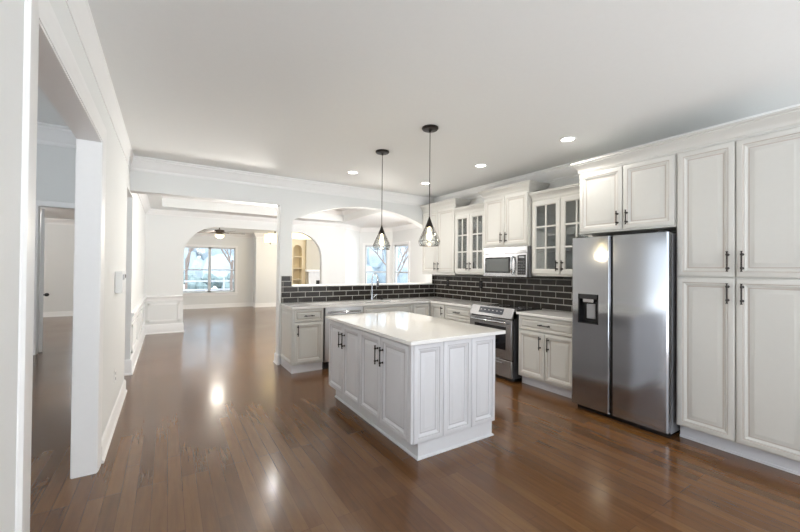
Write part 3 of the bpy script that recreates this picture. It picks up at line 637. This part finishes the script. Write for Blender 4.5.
# ------------------------------------------------------------------ pendants
def pendant(x, y, label):
    t = thing('pendant_light', label, 'pendant light', (x, y, 0), 0, 'pendants over the island')
    MB().lathe([(.078, CZ-.0005), (.080, CZ-.012), (.070, CZ-.024), (.012, CZ-.030), (.010, CZ-.045), (.004, CZ-.05)]).build('canopy', bronze, t)
    MB().cyl((0, 0, 1.93), (0, 0, CZ-.04), .0042, 8).build('cord', mat('cord_grey', (.09, .08, .075), .6), t)
    MB().lathe([(.006, 1.945), (.009, 1.93), (.022, 1.895), (.036, 1.858), (.040, 1.846), (.036, 1.846), (.02, 1.87), (.004, 1.88)]).build('socket_cap', bronze, t)
    cg = MB(); P = [(.038, 1.850), (.062, 1.800), (.086, 1.752), (.102, 1.712), (.098, 1.690), (.090, 1.668)]; n = 8
    for i in range(n):
        a = 2*PI*i/n; c, s = math.cos(a), math.sin(a)
        cg.tube([(r*c, r*s, z) for r, z in P], .0019, 6)
    for r, z in ((.102, 1.712), (.090, 1.668), (.066, 1.79)):
        cg.tube([(r*math.cos(2*PI*i/28), r*math.sin(2*PI*i/28), z) for i in range(28)], .0024 if z < 1.78 else .0016, 6, True)
    cg.build('wire_cage', bronze, t)
    MB().lathe([(.034, 1.852), (.056, 1.800), (.080, 1.752), (.095, 1.712), (.091, 1.690), (.083, 1.672)], n=28, cap=False).build('glass_shade', shadeglass, t)
    MB().lathe([(.001, 1.715), (.014, 1.720), (.024, 1.738), (.026, 1.757), (.020, 1.785), (.013, 1.81), (.012, 1.845)], n=16).build('bulb', bulbm, t)
    point((x, y, 1.66), 3.5, .03)
pendant(2.055, 3.57, 'dark wire pendant light on a cord, nearer the arched pass-through')
pendant(2.085, 2.705, 'dark wire pendant light on a cord, nearer the camera and refrigerator')
# ------------------------------------------------------------------ recessed lights
def can(x, y, label, rc=CZ, e=4.5):
    t = thing('recessed_light', label, 'ceiling light', (x, y, rc), 0, 'recessed lights in the kitchen ceiling')
    MB().lathe([(.062, -.001), (.085, -.001), (.088, -.004), (.082, -.007), (.066, -.006), (.062, -.003)], n=32, cap=False).build('trim_ring', whitep, t)
    MB().lathe([(.001, -.003), (.064, -.003), (.064, -.0005), (.001, -.0005)], n=32, cap=False).build('lens', canm, t)
    down_light((x, y, rc-.012), e)
can(2.165, 4.60, 'recessed ceiling light left of the pendants, above the sink run')
can(3.39, 4.54, 'recessed ceiling light deepest in the corner, above the corner worktop')
can(3.40, 3.35, 'recessed ceiling light in front of the microwave')
can(3.45, 2.16, 'recessed ceiling light nearest the refrigerator')
# ------------------------------------------------------------------ ceiling fan, living lamps
fx, fy, fz = 1.2, 11.2, LZ-.12
t = thing('ceiling_fan', 'dark ceiling fan with a glowing bowl light in the living room', 'ceiling fan', (fx, fy, 0))
MB().lathe([(.07, LZ), (.06, LZ-.03), (.02, LZ-.05), (.014, LZ-.06), (.014, fz-.10)]).build('canopy', fanm, t)
MB().lathe([(.03, fz-.09), (.12, fz-.11), (.13, fz-.15), (.12, fz-.19), (.07, fz-.215), (.05, fz-.24)]).build('motor', fanm, t)
for k in range(5):
    a = 2*PI*k/5+.12; c, s = math.cos(a), math.sin(a)
    mb = MB(); th = .012; zz = fz-.175
    prof = [(.20, .055), (.30, .068), (.60, .075), (.66, .06), (.68, .0), (.66, -.06), (.60, -.075), (.30, -.068), (.20, -.055)]
    top = [(c*u-s*v, s*u+c*v, zz+v*.18+.004) for u, v in prof]; bot = [(x, y, z-.008) for x, y, z in top]; n = len(prof)
    mb.add(top+bot, [tuple(range(n)), tuple(range(2*n-1, n-1, -1))]+[(i, (i+1) % n, (i+1) % n+n, i+n) for i in range(n)])
    bl = mb.build('blade', mat('blade_wood', (.20, .17, .14), .4), t)
    mb = MB(); mb.tube([(c*.10, s*.10, zz+.0), (c*.24, s*.24, zz-.008)], .012, 6); mb.build('blade_bracket', fanm, bl)
MB().lathe([(.11, fz-.235), (.125, fz-.25), (.11, fz-.29), (.07, fz-.32), (.02, fz-.335), (.001, fz-.337)]).build('bowl_light', warmglow, t)
MB().lathe([(.012, fz-.335), (.012, fz-.35), (.001, fz-.36)]).build('finial', fanm, t)
point((fx, fy, fz-.42), 26, .16, (1, .95, .86))
t = thing('chandelier', 'warm glowing square glass chandelier in the far living room, left of the wall end', 'chandelier', (3.02, 12.5, 0), 0)
MB().box((-.29, -.29, 2.30), (.29, .29, 2.58)).build('glass_shade', warmglow, t, .01)
MB().cyl((0, 0, 2.58), (0, 0, LZ), .02).build('stem', fanm, t)
for x in (-.15, .15): MB().lathe([(.01, 2.30), (.022, 2.28), (.022, 2.255), (.001, 2.235)], (x, 0, 0), 12).build('finial', fanm, t)
t = thing('ceiling_light', 'warm glowing flush ceiling light above the arched niche', 'ceiling light', (4.02, 13.0, 0), 0)
MB().box((-.5, -.2, LZ-.02), (.5, .2, LZ)).build('frame', trimp, t); MB().box((-.48, -.18, LZ-.20), (.48, .18, LZ-.02)).build('diffuser', warmglow, t, .02)
point((3.6, 12.3, 1.9), 25, .15, (1, .8, .5))
# ------------------------------------------------------------------ small wall items
t = thing('intercom', 'white intercom panel projecting from the left kitchen wall', 'intercom', (WL, 4.13, 1.20), -PI/2+PI)
B((0, -.055, 0), (.34, 0, .20)).build('housing', whitep, t, .004)
B((.03, -.058, .12), (.18, -.0545, .17)).build('screen', greyp, t)
MB().cyl((.27, -.059, .15), (.27, -.054, .15), .018).build('button', blackp, t)
t = thing('outlet', 'white outlet plate low on the left wall above the baseboard', 'outlet', (WL, 4.20, .42), PI/2)
B((0, -.006, -.058), (.07, 0, .058)).build('plate', whitep, t, .002)
for z in (-.024, .024): MB().cyl((.035, -.0085, z), (.035, -.005, z), .014).build('socket', greyp, t)
# ------------------------------------------------------------------ outside
gnd = B((-60, 15.2, -.5), (60, 90, -.4)); struct('ground', gnd, mat('pale_ground', (.55, .55, .54), .9, var=.3, bscale=.6), label='pale ground outside the windows')
bark = mat('bark', (.16, .13, .12), .9)
def tree(x, y, h, label, seed):
    rnd = random.Random(seed); mb = MB()
    def grow(p, d, L, r, lv):
        q = p+d*L; m = p+d*L*.5+Vector((rnd.uniform(-1, 1), rnd.uniform(-1, 1), 0))*L*.05
        mb.tube([p, m, q], r, 6 if lv > 1 else 4, radii=[r, r*.85, r*.65])
        if lv == 0: return
        for k in range(3 if lv > 1 else 2):
            e = (d+Vector((rnd.uniform(-.8, .8), rnd.uniform(-.8, .8), rnd.uniform(-.1, .5)))).normalized()
            grow(p+d*L*rnd.uniform(.55, 1), e, L*rnd.uniform(.6, .8), r*.58, lv-1)
    grow(Vector((0, 0, 0)), Vector((0, 0, 1)), h*.3, h*.011, 5)
    o = mb.build('bare_tree', bark, loc=(x, y, -.4)); tag(o, label, 'tree', 'bare winter trees outside')
tree(2.9, 21, 7.5, 'bare tree outside the right half of the living room window', 3)
tree(1.0, 27, 8, 'bare tree outside the left half of the living room window', 5)
tree(10.5, 17, 7, 'bare tree outside the left window of the dining bay', 9)
hed = MB(); rnd = random.Random(4)
for i in range(120):
    cx = rnd.uniform(-6, 10); cz = rnd.uniform(0, .8); r = rnd.uniform(.25, .5)
    hed.lathe([(r*math.cos(a), r*math.sin(a)) for a in (-1.5, -.8, 0, .8, 1.5)], (cx, 32+rnd.uniform(-.6, .6), cz-.1), 7)
tag(hed.build('shrubbery', mat('winter_green', (.16, .22, .24), .9, var=.4, bscale=3)), 'low winter shrubbery far outside the living room window', 'shrubs', kind='stuff')
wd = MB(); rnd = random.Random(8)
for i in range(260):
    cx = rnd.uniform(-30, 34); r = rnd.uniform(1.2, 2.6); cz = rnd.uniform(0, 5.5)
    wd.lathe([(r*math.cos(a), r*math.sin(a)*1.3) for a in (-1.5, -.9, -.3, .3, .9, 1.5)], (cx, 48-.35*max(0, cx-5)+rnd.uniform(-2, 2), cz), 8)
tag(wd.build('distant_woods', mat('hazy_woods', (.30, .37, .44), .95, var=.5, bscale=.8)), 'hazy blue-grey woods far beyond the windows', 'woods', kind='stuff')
for i in range(1):
    fc = thing('garden_fence', 'grey rail fence outside the living room window', 'fence', (0, 24, -.4))
    for z in (.5, 1.0): B((-6, -.03, z), (12, .03, z+.1)).build('rail', mat('fence_grey', (.32, .34, .40), .8), fc)
    for k in range(9): B((-6+2.2*k, -.05, 0), (-5.9+2.2*k, .05, 1.25)).build('post', MATS['fence_grey'], fc)

# unseen fill lamps added behind the kitchen wall to brighten the dining room
for x, lab in ((1.4925, 'added unseen globe fill lamp on the dining side of the narrow pier'), (4.55, 'added unseen globe fill lamp on the dining wall near the bay')):
    t = thing('fill_globe', lab, 'fill lamp', (x, YB2 if x < 2 else YB2+.0, 0), 0, 'added dining room fill lamps')
    MB().cyl((0, .001, 2.0), (0, .02, 2.0), .045, 20).tube([(0, .02, 2.0), (0, .08, 1.98), (0, .10, 2.02)], .008, 8).build('bracket', bronze, t)
    MB().lathe([(.02, 2.02), (.045, 2.035), (.06, 2.07), (.045, 2.11), (.02, 2.125)], (0, .10, 0), 20).build('globe', warmglow, t)
    point((x, YB2+.22, 2.02), 70, .06, (1, .96, .9))

t = thing('ceiling_light', 'added unseen flush white fill light of the hall beyond the left opening', 'ceiling light', (-3.4, 11.0, 2.80), 0)  # unseen fixture and point light added to brighten the hall
MB().lathe([(.16, -.001), (.17, -.02), (.15, -.03)], n=28).build('base', whitep, t); MB().lathe([(.145, -.03), (.14, -.06), (.10, -.09), (.001, -.105)], n=28).build('bowl', warmglow, t)
point((-3.4, 11.0, 2.55), 60, .1, (1, .97, .93))
